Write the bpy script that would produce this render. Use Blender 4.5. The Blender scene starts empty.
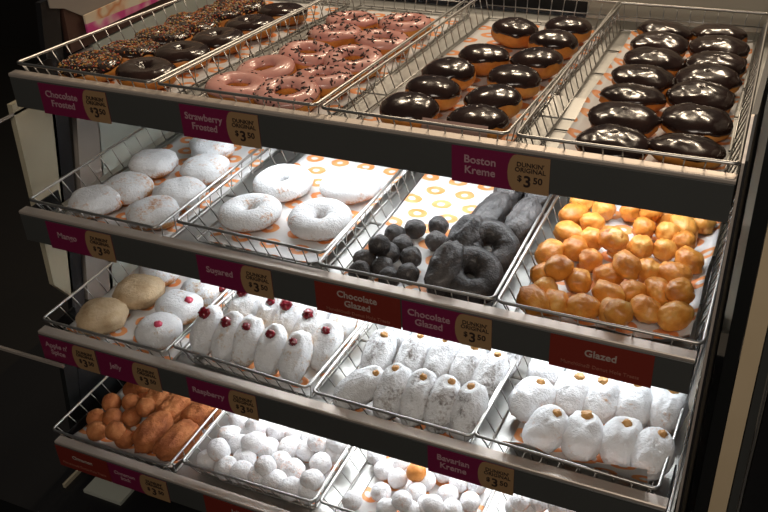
import bpy, math, random
from mathutils import Vector, Matrix, Euler, noise
random.seed(7)
S = bpy.context.scene
COL = S.collection
PI = math.pi
D = {
  's00a': [[0.0788,0.094],[0.0915,0.1899],[0.0922,0.2897],[0.0943,0.3834],[0.0998,0.4689],[0.1023,0.5501]],
  's00b': [[0.1962,0.1021],[0.1916,0.2142],[0.2024,0.316],[0.2066,0.4247],[0.2154,0.537]],
  's01': [[0.0947,0.0649],[0.0923,0.1812],[0.1167,0.2896],[0.1058,0.4251],[0.0955,0.5226],[0.1871,0.0833],[0.2073,0.174],[0.2117,0.2853],[0.2153,0.4129],[0.2062,0.5369]],
  's02': [[0.1062,0.0843],[0.108,0.1777],[0.0994,0.2718],[0.127,0.3715],[0.1265,0.5545],[0.2202,0.0746],[0.212,0.1676],[0.212,0.2753],[0.2184,0.381],[0.2154,0.5018],[0.2174,0.6023]],
  's03': [[0.1195,0.0701],[0.1167,0.1718],[0.1129,0.2725],[0.1134,0.3659],[0.1157,0.4701],[0.1115,0.5708],[0.1097,0.6612],[0.2164,0.0857],[0.2172,0.1984],[0.2113,0.3065],[0.213,0.3944],[0.2227,0.4763],[0.2135,0.5781],[0.2052,0.6706]],
  's10': [[0.0863,0.0619],[0.1094,0.1374],[0.0901,0.2434],[0.2168,0.0573],[0.2166,0.1557],[0.2054,0.2572],[0.159,0.3465]],
  's11': [[0.0749,0.1137],[0.0665,0.234],[0.2058,0.136],[0.1987,0.2675]],
  's20a': [[0.0982,0.1692],[0.0938,0.0595]],
  's20b': [[0.2195,0.0619],[0.2099,0.1527],[0.2261,0.2202],[0.0938,0.2503]],
  's21': [[0.0239,0.0724],[0.0743,0.0693],[0.1149,0.0747],[0.1693,0.0704],[0.2222,0.0702],[0.0501,0.1577],[0.1105,0.1571],[0.1519,0.1534],[0.2009,0.1493],[0.2552,0.1199],[0.065,0.2051],[0.1082,0.2053],[0.1484,0.209],[0.1964,0.203],[0.2474,0.1991]],
  's22': [[0.0657,0.0471],[0.1237,0.0553],[0.1699,0.059],[0.2144,0.0587],[0.26,0.0593],[0.0595,0.1371],[0.1193,0.1527],[0.1687,0.1601],[0.2185,0.1638],[0.2623,0.1536],[0.0668,0.223],[0.1164,0.2291],[0.1682,0.2276],[0.2196,0.2308],[0.2692,0.221]],
  's23': [[0.0972,0.0706],[0.153,0.0803],[0.212,0.0918],[0.2621,0.0847],[0.0519,0.1328],[0.1095,0.1717],[0.1585,0.1765],[0.2102,0.1871],[0.2609,0.1975],[0.0518,0.2227],[0.1132,0.2315],[0.16,0.2388],[0.2061,0.2459],[0.2475,0.2468]],
  's12h': [[0.1041,0.0404,0.0178],[0.1353,0.0446,0.0298],[0.0517,0.0428,0.0178],[0.0813,0.066,0.0178],[0.0447,0.0774,0.0178],[0.1142,0.1079,0.0178],[0.0755,0.1077,0.0178],[0.0669,0.0907,0.0418],[0.087,0.139,0.0178],[0.1349,0.1695,0.0178],[0.0604,0.1673,0.0178],[0.0866,0.1957,0.0178],[0.1211,0.2173,0.0178]],
  's13': [[0.2398,0.0895,0.0205],[0.1552,0.0654,0.0205],[0.1671,0.0412,0.0405],[0.1975,0.0904,0.0205],[0.1103,0.0645,0.0205],[0.0713,0.062,0.0205],[0.0427,0.0434,0.0285],[0.1398,0.1076,0.0205],[0.17,0.1275,0.0205],[0.2068,0.141,0.0205],[0.2384,0.131,0.0345],[0.0479,0.0904,0.0205],[0.0877,0.1305,0.0205],[0.1288,0.1586,0.0205],[0.221,0.196,0.0205],[0.033,0.128,0.0205],[0.1809,0.1955,0.0205],[0.0577,0.1265,0.0405],[0.1533,0.1668,0.0405],[0.2373,0.2448,0.0205],[0.0932,0.1949,0.0205],[0.0265,0.1935,0.0205],[0.1957,0.2645,0.0205],[0.0609,0.2209,0.0205],[0.1272,0.2449,0.0205],[0.1591,0.2615,0.0205],[0.2222,0.2996,0.0205],[0.0811,0.2574,0.0205],[0.1193,0.2381,0.0405],[0.1145,0.2392,0.0405],[0.0406,0.2629,0.0205],[0.1915,0.3203,0.0205],[0.1529,0.3228,0.0205],[0.2123,0.3494,0.0205],[0.0693,0.3092,0.0205],[0.2422,0.3711,0.0205],[0.1831,0.3725,0.0205],[0.032,0.3279,0.0205],[0.1222,0.3741,0.0205],[0.1584,0.353,0.0385],[0.0768,0.3655,0.0205],[0.0351,0.3788,0.0205]],
  's30h': [[0.1366,0.052,0.0205],[0.0665,0.05,0.0205],[0.1203,0.0489,0.0405],[0.04,0.0834,0.0205],[0.0768,0.0925,0.0245],[0.1089,0.1131,0.0205],[0.1348,0.1326,0.0385],[0.0401,0.1348,0.0205],[0.0813,0.1502,0.0205],[0.0965,0.1843,0.0205],[0.0575,0.1864,0.0205],[0.0904,0.1903,0.0405]],
  's31': [[0.2563,0.0379,0.0225],[0.2208,0.034,0.0225],[0.179,0.0406,0.0225],[0.2581,0.0521,0.0405],[0.1452,0.0409,0.0225],[0.1104,0.0376,0.0225],[0.1999,0.078,0.0225],[0.0757,0.0378,0.0225],[0.1565,0.0526,0.0405],[0.243,0.1144,0.0225],[0.1677,0.0894,0.0225],[0.0285,0.0431,0.0225],[0.0968,0.0696,0.0225],[0.2519,0.1485,0.0225],[0.0467,0.0588,0.0405],[0.2051,0.1379,0.0225],[0.1261,0.1118,0.0225],[0.1666,0.1305,0.0225],[0.0676,0.1005,0.0225],[0.2581,0.1594,0.0405],[0.1026,0.1007,0.0405],[0.2221,0.149,0.0405],[0.2315,0.1797,0.0225],[0.1927,0.1724,0.0225],[0.0354,0.1172,0.0225],[0.0722,0.1346,0.0225],[0.161,0.1714,0.0225],[0.1176,0.1662,0.0225],[0.0814,0.1469,0.0405],[0.0285,0.1666,0.0225]],
  's32': [[0.1522,0.0645,0.019],[0.2218,0.0981,0.019],[0.1098,0.0533,0.019],[0.1752,0.088,0.019],[0.1937,0.0754,0.041],[0.2467,0.1264,0.019],[0.1378,0.0632,0.041],[0.0424,0.0465,0.019],[0.2028,0.1272,0.019],[0.0837,0.0862,0.019],[0.1452,0.1111,0.019],[0.2429,0.1704,0.019],[0.2114,0.1632,0.019],[0.1511,0.1433,0.019],[0.0989,0.1288,0.019],[0.1757,0.1767,0.019],[0.134,0.1394,0.041],[0.0646,0.1392,0.019],[0.1365,0.1793,0.019],[0.0835,0.1716,0.019],[0.0351,0.1705,0.019]],
  's33': [[0.0537,0.1614,0.0205],[0.1234,0.1922,0.0205],[0.0265,0.1546,0.0205],[0.0974,0.1756,0.0345],[0.0677,0.1679,0.0405],[0.0353,0.1573,0.0405]],
  'st30': [[0.1844,0.0517,0.024,0.19,0.1162,0.034],[0.239,0.0474,0.024,0.2615,0.1132,0.034],[0.1372,0.1628,0.024,0.1469,0.1865,0.034],[0.1826,0.1366,0.024,0.1988,0.1897,0.034],[0.2403,0.1468,0.024,0.2591,0.1923,0.034]],
  'st12': [[0.19,0.036,0.026,0.192,0.085,0.052],[0.186,0.118,0.028,0.199,0.175,0.055],[0.196,0.215,0.028,0.208,0.285,0.04],[0.258,0.215,0.028,0.264,0.285,0.04],[0.205,0.335,0.028,0.21,0.4,0.04],[0.262,0.335,0.028,0.266,0.4,0.04]]}
CASE = {"X": [0.0, 0.005, -0.0129, -0.0136], "Y": [0.0, -0.0509, -0.086, -0.1195], "Z": [0.0, -0.2382, -0.4828, -0.735], "T0": -0.0526, "W": 0.2866, "dx": [[0.0018, 0.0019, 0.0008, 0.0008], [0.0016, 0.006, -0.0002, -0.0062], [0.0086, -0.0001, 0.0, -0.0118], [-0.0029, 0.0014, -0.0019, 0.0]], "dy": [[0.0034, 0.0008, -0.0022, -0.0016], [-0.0043, 0.0237, -0.0113, -0.0082], [-0.0081, 0.0134, -0.0038, -0.0016], [-0.0196, 0.0038, 0.0156, 0.004]], "YW": [[-0.0065, 0.0087, -0.0008, 0.0275], [-0.0104, -0.0104, 0.0192, 0.0088], [0.0038, -0.0433, -0.0107, -0.03], [0.0181, 0.0212, 0.0, 0.0]]}

ZW = 1.15                      # height of the top shelf's tray rims above the floor
X0, Y0, Z0 = CASE['X'], CASE['Y'], CASE['Z']
W = CASE['W']; DEPTH = 0.757; TH = 0.05; FL = -0.0465
FR_IN, SD_IN = 0.026, 0.014    # how far the tray walls lean in (front, sides)
PITCH = 0.3

# ------------------------------------------------------------------ materials
def mat(name, color=(.5, .5, .5), rough=.5, metal=0., **kw):
    m = bpy.data.materials.new(name); m.use_nodes = True
    b = m.node_tree.nodes['Principled BSDF']
    b.inputs['Base Color'].default_value = (*color, 1)
    b.inputs['Roughness'].default_value = rough
    b.inputs['Metallic'].default_value = metal
    for k, v in kw.items():
        b.inputs[k.replace('_', ' ')].default_value = v
    return m
class NT:
    """little helper around a material's node tree"""
    def __init__(s, m): s.t = m.node_tree; s.b = s.t.nodes['Principled BSDF']
    def n(s, typ, **kw):
        x = s.t.nodes.new(typ)
        for k, v in kw.items(): setattr(x, k, v)
        return x
    def l(s, a, b): s.t.links.new(a, b)
    def math(s, op, a, b=None, c=None):
        x = s.n('ShaderNodeMath', operation=op)
        for i, v in enumerate((a, b, c)):
            if v is None: continue
            if isinstance(v, (int, float)): x.inputs[i].default_value = v
            else: s.l(v, x.inputs[i])
        return x.outputs[0]
    def obj(s):
        return s.n('ShaderNodeTexCoord').outputs['Object']
    def noise(s, vec, scale, detail=3., rough=.5):
        x = s.n('ShaderNodeTexNoise'); x.inputs['Scale'].default_value = scale
        x.inputs['Detail'].default_value = detail; x.inputs['Roughness'].default_value = rough
        s.l(vec, x.inputs['Vector']); return x.outputs['Fac']
    def ramp(s, fac, stops, interp='LINEAR'):
        x = s.n('ShaderNodeValToRGB'); r = x.color_ramp; r.interpolation = interp
        while len(r.elements) < len(stops): r.elements.new(.5)
        for e, (p, c) in zip(r.elements, stops): e.position = p; e.color = (*c, 1)
        s.l(fac, x.inputs['Fac']); return x.outputs['Color']
    def mix(s, fac, a, b):
        x = s.n('ShaderNodeMix', data_type='RGBA')
        if isinstance(fac, (int, float)): x.inputs['Factor'].default_value = fac
        else: s.l(fac, x.inputs['Factor'])
        for i, v in ((6, a), (7, b)):
            if isinstance(v, tuple): x.inputs[i].default_value = (*v, 1)
            else: s.l(v, x.inputs[i])
        return x.outputs[2]
    def bump(s, h, strength, dist=.002):
        x = s.n('ShaderNodeBump'); x.inputs['Strength'].default_value = strength
        x.inputs['Distance'].default_value = dist
        s.l(h, x.inputs['Height']); s.l(x.outputs[0], s.b.inputs['Normal'])
    def col(s, c): s.l(c, s.b.inputs['Base Color'])
def vary(t, vec):
    """object-space vector shifted by a per-object random amount"""
    oi = t.n('ShaderNodeObjectInfo')
    m = t.n('ShaderNodeVectorMath', operation='MULTIPLY_ADD')
    t.l(vec, m.inputs[0]); m.inputs[1].default_value = (1, 1, 1)
    c = t.n('ShaderNodeCombineXYZ')
    for i, k in enumerate((3., 5., 7.)): t.l(t.math('MULTIPLY', oi.outputs['Random'], k), c.inputs[i])
    t.l(c.outputs[0], m.inputs[2]); return m.outputs[0], oi.outputs['Random']

def steel_mat(name, col, rough, scale=(2, 60, 60), metal=1.):
    m = mat(name, col, rough, metal); t = NT(m)
    mp = t.n('ShaderNodeMapping'); mp.inputs['Scale'].default_value = scale
    t.l(t.obj(), mp.inputs['Vector'])
    f = t.noise(mp.outputs[0], 6., 4.)
    t.l(t.math('MULTIPLY_ADD', f, .3, rough - .15), t.b.inputs['Roughness'])
    t.col(t.mix(f, tuple(c * .85 for c in col), tuple(min(1, c * 1.08) for c in col)))
    return m
M = {}
M['wire'] = mat('chrome_wire', (.50, .49, .47), .36, 1.)
M['lip'] = steel_mat('brushed_steel_lip', (.60, .53, .47), .42, metal=.55)
M['plate'] = steel_mat('shelf_steel', (.52, .52, .50), .45)
M['fascia'] = mat('dark_fascia', (.055, .058, .056), .42)
t = NT(M['fascia']); t.l(t.math('MULTIPLY_ADD', t.noise(t.obj(), 9., 5.), .25, .3), t.b.inputs['Roughness'])
M['black'] = mat('black_frame', (.008, .008, .009), .45)
M['darkglass'] = mat('dark_side_glass', (.008, .009, .009), .5)
M['cream'] = mat('cream_panel', (.42, .38, .27), .5)
t = NT(M['cream']); t.col(t.ramp(t.noise(t.obj(), 7., 4.), [(.3, (.40, .36, .26)), (.7, (.45, .41, .30))]))
M['beige'] = mat('beige_strip', (.74, .59, .38), .5)
t = NT(M['beige']); t.col(t.ramp(t.noise(t.obj(), 11., 4.), [(.3, (.72, .575, .37)), (.7, (.77, .62, .41))]))
M['greypanel'] = mat('grey_panel', (.30, .27, .24), .45)
M['palepanel'] = mat('pale_green_panel', (.42, .45, .40), .4)
M['brown'] = mat('brown_panel', (.07, .032, .022), .5)
M['backbeige'] = mat('beige_back_panel', (.5, .45, .36), .6)
t = NT(M['backbeige']); t.col(t.ramp(t.noise(t.obj(), 5., 3.), [(.3, (.50, .45, .36)), (.7, (.55, .50, .40))]))
M['floor'] = mat('dark_floor', (.012, .011, .010), .5)
t = NT(M['floor'])
br = t.n('ShaderNodeTexBrick'); br.inputs['Scale'].default_value = 3.; br.offset = 0.
br.inputs['Color1'].default_value = (.010, .009, .008, 1); br.inputs['Color2'].default_value = (.008, .0075, .007, 1)
br.inputs['Mortar'].default_value = (.008, .008, .008, 1); br.inputs['Brick Width'].default_value = 1.; br.inputs['Row Height'].default_value = 1.
br.inputs['Mortar Size'].default_value = .01
t.l(t.obj(), br.inputs['Vector']); t.col(br.outputs['Color'])
M['wall'] = mat('dark_wall', (.03, .027, .025), .7)
t = NT(M['wall']); t.col(t.ramp(t.noise(t.obj(), 2., 4.), [(.3, (.010, .009, .008)), (.7, (.014, .012, .011))]))
M['tag_magenta'] = mat('magenta_card', (.155, .010, .050), .38)
M['tag_red'] = mat('red_card', (.17, .022, .014), .38)
M['tag_tan'] = mat('tan_card', (.29, .18, .09), .42)
M['ink_pink'] = mat('pale_pink_ink', (.38, .23, .26), .5)
M['ink_grey'] = mat('pale_grey_ink', (.36, .30, .27), .5)
M['ink_dark'] = mat('dark_brown_ink', (.022, .012, .010), .5)
M['ink_faint'] = mat('faint_red_ink', (.28, .10, .07), .5)
M['led'] = mat('light_diffuser', (.9, .9, .9), .4)
b = M['led'].node_tree.nodes['Principled BSDF']
b.inputs['Emission Color'].default_value = (.93, .97, 1., 1); b.inputs['Emission Strength'].default_value = 3.

def paper_mat():
    m = mat('printed_liner_paper', (.8, .8, .8), .55); t = NT(m)
    sp = t.n('ShaderNodeSeparateXYZ'); ob = t.n('ShaderNodeTexCoord').outputs['UV']; t.l(ob, sp.inputs[0])
    v = t.math('DIVIDE', sp.outputs['Y'], .046)
    row = t.math('FLOOR', v)
    odd = t.math('FRACT', t.math('MULTIPLY', row, .5))       # 0 or .5
    u = t.math('ADD', t.math('DIVIDE', sp.outputs['X'], .058), odd)
    fx = t.math('SUBTRACT', t.math('FRACT', u), .5)
    fy = t.math('SUBTRACT', t.math('FRACT', v), .5)
    r2 = t.math('SQRT', t.math('ADD', t.math('MULTIPLY', t.math('MULTIPLY', fx, fx), 1.25), t.math('MULTIPLY', fy, fy)))
    r = t.math('ADD', r2, t.math('MULTIPLY', t.math('SUBTRACT', t.noise(ob, 70., 2.), .5), .12))
    mr = t.n('ShaderNodeMapRange', interpolation_type='SMOOTHSTEP'); t.l(r, mr.inputs[0])
    mr.inputs['From Min'].default_value = .38; mr.inputs['From Max'].default_value = .33
    mi = t.n('ShaderNodeMapRange', interpolation_type='SMOOTHSTEP'); t.l(r, mi.inputs[0])
    mi.inputs['From Min'].default_value = .10; mi.inputs['From Max'].default_value = .16
    ring = t.math('MULTIPLY', mr.outputs[0], mi.outputs[0])
    oc = t.ramp(t.noise(ob, 28., 2.), [(.35, (.72, .22, .05)), (.65, (.80, .36, .14))])
    t.col(t.mix(ring, (.66, .66, .66), oc))
    t.bump(t.noise(ob, 25., 3.), .25, .004)
    return m
M['paper'] = paper_mat()

def dough_mat(name, dark, mid, light, rough, bump=.2, sheen=.0, coat=0.):
    m = mat(name, mid, rough); t = NT(m); vec, rnd = vary(t, t.obj())
    f = t.math('ADD', t.noise(vec, 34., 4., .6), t.math('MULTIPLY', t.math('SUBTRACT', rnd, .5), .18))
    t.col(t.ramp(f, [(.3, dark), (.5, mid), (.72, light)]))
    t.bump(t.math('ADD', t.noise(vec, 150., 4., .65), t.math('MULTIPLY', t.noise(vec, 45., 3.), .8)), bump, .004)
    t.b.inputs['Coat Weight'].default_value = coat; t.b.inputs['Coat Roughness'].default_value = .15
    return m
M['dough'] = dough_mat('fried_dough', (.48, .15, .022), (.66, .25, .045), (.75, .36, .09), .5)
M['glazed'] = dough_mat('golden_glazed_dough', (.50, .165, .02), (.69, .275, .04), (.84, .47, .12), .42, .4, coat=.18)
M['tan'] = dough_mat('tan_sugared_dough', (.36, .24, .13), (.47, .34, .20), (.56, .43, .28), .75, .5)
M['cinnamon'] = dough_mat('cinnamon_dough', (.27, .075, .020), (.42, .135, .038), (.55, .22, .075), .75, .9)
M['choccake'] = dough_mat('dark_chocolate_cake', (.016, .014, .014), (.040, .036, .035), (.11, .10, .098), .5, .8, coat=.12)

def powder_mat(name, show, dough=((.45, .17, .04), (.62, .33, .13)), white=(.80, .82, .845)):
    """sugar powder over fried dough: the powder thins out in speckles"""
    m = mat(name, white, .85); t = NT(m); ob = t.obj(); vec, rnd = vary(t, ob)
    big = t.noise(vec, 30., 3., .55); fine = t.noise(vec, 190., 3., .7)
    sp = t.n('ShaderNodeSeparateXYZ'); t.l(ob, sp.inputs[0])
    low = t.math('MULTIPLY', t.math('MULTIPLY', sp.outputs['Z'], -1.), 13.)   # little powder reaches the underside
    f = t.math('ADD', t.math('ADD', t.math('MULTIPLY', big, .65), t.math('MULTIPLY', fine, .45)), t.math('MAXIMUM', low, -.04))
    f = t.math('ADD', f, t.math('MULTIPLY', t.math('SUBTRACT', rnd, .5), .06))
    dc = t.ramp(t.noise(vec, 45., 2.), [(.35, dough[0]), (.65, dough[1])])
    gr = t.ramp(f, [(.46 + show, white), (.60 + show, tuple(w * .72 for w in white)), (.80 + show, (.0, .0, .0))])
    k = t.n('ShaderNodeMapRange', interpolation_type='SMOOTHSTEP'); t.l(f, k.inputs[0])
    k.inputs['From Min'].default_value = .60 + show; k.inputs['From Max'].default_value = .80 + show
    t.col(t.mix(k.outputs[0], t.mix(t.math('MULTIPLY', fine, .35), white, tuple(w * .6 for w in white)), dc))
    t.bump(t.math('ADD', fine, t.math('MULTIPLY', big, .9)), .6, .004)
    return m
M['powder'] = powder_mat('powdered_sugar', -.015)
M['powder_thin'] = powder_mat('thin_powdered_sugar', -.075)
M['powder_long'] = powder_mat('powdered_sugar_long', -.055, ((.42, .24, .10), (.60, .42, .24)))
M['powder_grey'] = powder_mat('powdered_sugar_grey', -.085, ((.16, .145, .14), (.34, .31, .29)))  # grey instead of dough: shade of the front faces put into the thin patches
M['powder_pink'] = powder_mat('powdered_sugar_ball', -.03, ((.60, .32, .22), (.75, .55, .45)), (.82, .82, .84))

def icing_mat(name, a, bcol, rough, coat):
    m = mat(name, a, rough); t = NT(m); vec, rnd = vary(t, t.obj())
    t.col(t.ramp(t.noise(vec, 26., 3.), [(.35, a), (.7, bcol)]))
    t.bump(t.noise(vec, 32., 2.), .35, .004)
    t.b.inputs['Coat Weight'].default_value = coat; t.b.inputs['Coat Roughness'].default_value = .08
    return m
M['choc'] = icing_mat('chocolate_icing', (.020, .010, .008), (.040, .019, .014), .2, .2)
M['pink'] = icing_mat('strawberry_icing', (.70, .32, .27), (.76, .40, .34), .3, .3)
M['choc_fleck'] = mat('chocolate_sprinkle', (.03, .012, .010), .35)
M['spr_orange'] = mat('orange_sprinkle', (.58, .17, .03), .35)
M['spr_yellow'] = mat('yellow_sprinkle', (.55, .34, .08), .35)
M['spr_white'] = mat('white_sprinkle', (.55, .45, .34), .35)
M['spr_red'] = mat('red_sprinkle', (.40, .05, .03), .35)
M['jelly'] = mat('raspberry_jelly', (.17, .006, .014), .12); M['jelly'].node_tree.nodes['Principled BSDF'].inputs['Coat Weight'].default_value = .6
M['jelly_pink'] = mat('pink_jelly', (.60, .06, .12), .3)
M['mango'] = mat('mango_filling', (.80, .25, .02), .25)
M['cream_fill'] = mat('custard_filling', (.50, .26, .08), .35)
M['poster_white'] = mat('poster_print', (.7, .65, .55), .45)
def poster_nodes():
    t = NT(M['poster_white']); ob = t.obj()
    sp = t.n('ShaderNodeSeparateXYZ'); t.l(ob, sp.inputs[0])
    z = sp.outputs['Z']
    w = t.ramp(t.noise(ob, 14., 2.), [(.42, (.72, .66, .52)), (.52, (.74, .60, .44)), (.60, (.62, .25, .10)), (.68, (.72, .62, .45))])
    pk = t.ramp(t.noise(ob, 20., 1.), [(.45, (.60, .06, .26)), (.55, (.70, .30, .42)), (.62, (.72, .6, .5))])
    band = t.math('LESS_THAN', z, t.math('MULTIPLY_ADD', sp.outputs['Y'], -.05, .020))
    t.col(t.mix(band, w, pk))
poster_nodes()

# ------------------------------------------------------------------ mesh helpers
class MB:
    def __init__(s): s.v = []; s.f = []; s.mi = []; s.cur = 0
    def add(s, vs, fs):
        o = len(s.v); s.v += [tuple(p) for p in vs]
        s.f += [tuple(i + o for i in f) for f in fs]; s.mi += [s.cur] * len(fs)
    def box(s, x0, x1, y0, y1, z0, z1, bev=0.):
        if bev <= 0:
            s.add([(x0, y0, z0), (x1, y0, z0), (x1, y1, z0), (x0, y1, z0), (x0, y0, z1), (x1, y0, z1), (x1, y1, z1), (x0, y1, z1)],
                  [(0, 3, 2, 1), (4, 5, 6, 7), (0, 1, 5, 4), (1, 2, 6, 5), (2, 3, 7, 6), (3, 0, 4, 7)])
        else:                                   # chamfered along x
            b = bev
            pr = [(y0 + b, z0), (y1 - b, z0), (y1, z0 + b), (y1, z1 - b), (y1 - b, z1), (y0 + b, z1), (y0, z1 - b), (y0, z0 + b)]
            vs = [(x0, y, z) for y, z in pr] + [(x1, y, z) for y, z in pr]
            s.add(vs, [tuple(range(7, -1, -1)), tuple(range(8, 16))][::-1] and
                  [tuple(range(0, 8)), tuple(range(15, 7, -1))] + [(i, i + 8, (i + 1) % 8 + 8, (i + 1) % 8) for i in range(8)])
    def prism(s, poly, x0, x1):
        """polygon in (y,z) extruded along x"""
        n = len(poly)
        s.add([(x0, y, z) for y, z in poly] + [(x1, y, z) for y, z in poly],
              [tuple(range(n - 1, -1, -1)), tuple(range(n, 2 * n))] + [(i, (i + 1) % n, (i + 1) % n + n, i + n) for i in range(n)])
    def tube(s, pts, r, n=6, closed=False):
        pts = [Vector(p) for p in pts]; m = len(pts); rings = []
        up = None
        for i, p in enumerate(pts):
            a = pts[i - 1] if (i > 0 or closed) else p
            b = pts[(i + 1) % m] if (i < m - 1 or closed) else p
            d = (b - a).normalized()
            if up is None:
                up = Vector((0, 0, 1)) if abs(d.z) < .9 else Vector((0, 1, 0))
            e1 = (up - d * up.dot(d))
            if e1.length < 1e-5: e1 = d.orthogonal()
            e1.normalize(); e2 = d.cross(e1); up = e1
            rings.append([p + (e1 * math.cos(2 * PI * k / n) + e2 * math.sin(2 * PI * k / n)) * r for k in range(n)])
        vs = [q for rg in rings for q in rg]; fs = []
        for i in range(m if closed else m - 1):
            j = (i + 1) % m
            for k in range(n):
                fs.append((i * n + k, i * n + (k + 1) % n, j * n + (k + 1) % n, j * n + k))
        if not closed:
            fs += [tuple(range(n - 1, -1, -1)), tuple((m - 1) * n + k for k in range(n))]
        s.add(vs, fs)
    def grid(s, rows, closeu=False, closev=False):
        nu = len(rows); nv = len(rows[0]); fs = []
        for i in range(nu if closeu else nu - 1):
            for j in range(nv if closev else nv - 1):
                a, b = (i + 1) % nu, (j + 1) % nv
                fs.append((i * nv + j, a * nv + j, a * nv + b, i * nv + b))
        s.add([p for r in rows for p in r], fs)
    def mesh(s, name, mats, smooth=True):
        me = bpy.data.meshes.new(name); me.from_pydata(s.v, [], s.f); me.update()
        for m in (mats if isinstance(mats, list) else [mats]): me.materials.append(m)
        me.polygons.foreach_set('material_index', s.mi)
        me.polygons.foreach_set('use_smooth', [smooth] * len(s.f))
        import bmesh
        bm = bmesh.new(); bm.from_mesh(me); bmesh.ops.recalc_face_normals(bm, faces=bm.faces); bm.to_mesh(me); bm.free()
        return me
def obj(name, me, parent=None, loc=None):
    o = bpy.data.objects.new(name, me); COL.objects.link(o)
    if parent: o.parent = parent
    if loc is not None: o.location = loc
    return o
def thing(name, label, cat, group=None, me=None):
    if len(label.split()) > 16: print('LONG', label)
    o = obj(name, me); o['label'] = label; o['category'] = cat
    if group: o['group'] = group
    return o
def structure(name, me):
    o = obj(name, me); o['kind'] = 'structure'; return o
def nz(p, sc, seed): return noise.noise(Vector(p) * sc + Vector((seed * 7.1, seed * 3.3, seed * 5.7)))

# ------------------------------------------------------------------ trays' frames
def tray_matrix(s, t):
    o = Vector((X0[s] + t * PITCH + CASE['dx'][s][t], Y0[s] + CASE['dy'][s][t], Z0[s] + ZW))
    a = CASE['YW'][s][t]; tt = CASE['T0'] if s == 0 else 0.
    return Matrix.Translation(o) @ Matrix.Rotation(a, 4, 'Z') @ Matrix.Rotation(tt, 4, 'X')
def put(o, s, t, loc, rot=None):
    m = tray_matrix(s, t) @ Matrix.Translation(Vector(loc))
    if rot is not None: m = m @ rot
    l, q, sc = m.decompose(); o.location = l; o.rotation_euler = q.to_euler()

# ------------------------------------------------------------------ setting
room = MB(); room.box(-4, 4, -4, 3, -.05, 0); structure('floor', room.mesh('floor', M['floor'], False))
room = MB(); room.box(-4, 4, 2.6, 2.7, 0, 1.05); structure('wall_back', room.mesh('wall_back', M['wall'], False))
room = MB(); room.box(-4.05, -3.95, -4, 2.6, 0, 2.9); structure('wall_left', room.mesh('wall_left', M['wall'], False))

# ------------------------------------------------------------------ the display case frame
case = thing('display_case', 'tall dark pastry display case holding four sloping tiers of donut trays', 'display case')
def part(name, mb, m, parent, smooth=False): return obj(name, mb.mesh(name, m, smooth), parent)
def side(name, poly, m, x0=-.062, x1=-.05):
    mb = MB(); mb.prism([(y, z + ZW) for y, z in poly], x0, x1); return part(name, mb, m, case)
side('cream_side_panel', [(.016, -.09), (.122, -.09), (.036, -.53), (-.004, -.471)], M['cream'])
side('side_post', [(.142, .06), (.19, .06), (-.06, -1.14), (-.10, -1.14), (.03, -.53)], M['black'])
side('grey_side_panel', [(.190, -.06), (.25, -.06), (.144, -.605), (.072, -.557)], M['greypanel'])
side('brown_side_panel', [(.195, .06), (.80, .06), (.80, -.052), (.19, -.052)], M['brown'])
side('pale_side_panel', [(.252, -.056), (.83, -.056), (.83, -.62), (.13, -.62)], M['palepanel'])
side('side_skirt', [(-.03, -.60), (.83, -.63), (.83, -1.14), (-.10, -1.14)], M['darkglass'], -.064, -.052)
side('grey_top_panel', [(.16, .045), (.195, .034), (.243, .004), (.80, -.03), (.80, .35), (.16, .35)], M['greypanel'], -.0495, -.047)
mb = MB(); mb.box(.80, 1.30, .84, .856, ZW - .85, ZW + .11); part('beige_back_panel', mb, M['backbeige'], case)
mb = MB(); mb.box(-.062, .80, .84, .856, .05, ZW - .02); part('dark_back_panel', mb, M['black'], case)
# right-hand uprights: raked frame along the shelf ends, dark pane, beige strip, steel edge
front = [(.02, .05), (-.012, 0.), (-.058, -.24), (-.10, -.49), (-.135, -.735), (-.18, -1.14)]
def rake(x0, x1, d0, d1, m, name):
    mb = MB(); poly = [(y + d0, z + ZW) for y, z in front] + [(y + d1, z + ZW) for y, z in reversed(front)]
    mb.prism(poly, x0, x1); return part(name, mb, m, case)
rake(1.1895, 1.197, .03, .45, M['black'], 'right_post')
rake(1.1900, 1.1935, .022, .0295, M['lip'], 'steel_edge')
mb = MB(); mb.box(1.212, 1.2345, .20, .83, .01, ZW + .06); part('dark_side_pane', mb, M['darkglass'], case)
mb = MB(); mb.box(1.236, 1.266, .2, .24, .01, ZW + .0); part('beige_strip', mb, M['beige'], case)
mb = MB(); mb.box(1.268, 1.282, .2, .24, .01, ZW + .0); part('grey_strip', mb, M['fascia'], case)
mb = MB(); mb.box(1.284, 1.287, .195, .2, .01, ZW + .0); part('steel_trim', mb, M['wire'], case)
mb = MB(); mb.box(1.29, 1.42, .2, .24, .01, ZW + .0); part('black_end_panel', mb, M['black'], case)
# base under the lowest tier: dark plinth with a pale deck let into it
mb = MB(); mb.box(-.45, 1.3, -.22, .83, .01, ZW - .905); part('plinth', mb, M['black'], case)
mb = MB(); mb.box(.018, .116, -.137, -.084, ZW - .905, ZW - .897); part('pale_deck', mb, M['palepanel'], case)
mb = MB(); mb.box(-.034, -.028, -.142, -.09, ZW - .905, ZW - .895); part('cream_deck_edge', mb, M['cream'], case)
mb = MB(); mb.box(-.115, .05, -.124, -.118, ZW - .566, ZW - .560); part('side_rail', mb, M['greypanel'], case)  # thin bar added to draw a faint pale reflection line
mb = MB(); mb.box(-.053, -.050, -.03, .07, ZW - .110, ZW - .105); part('short_side_rail', mb, M['greypanel'], case)

poster = MB(); poster.box(-.004, 0, 0, .50, 0, .037)
po = thing('promo_card', 'white and pink printed card standing behind the top left tray', 'sign', me=poster.mesh('promo_card', M['poster_white'], False))
po.location = (-.040, .235, ZW - .028)

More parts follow.
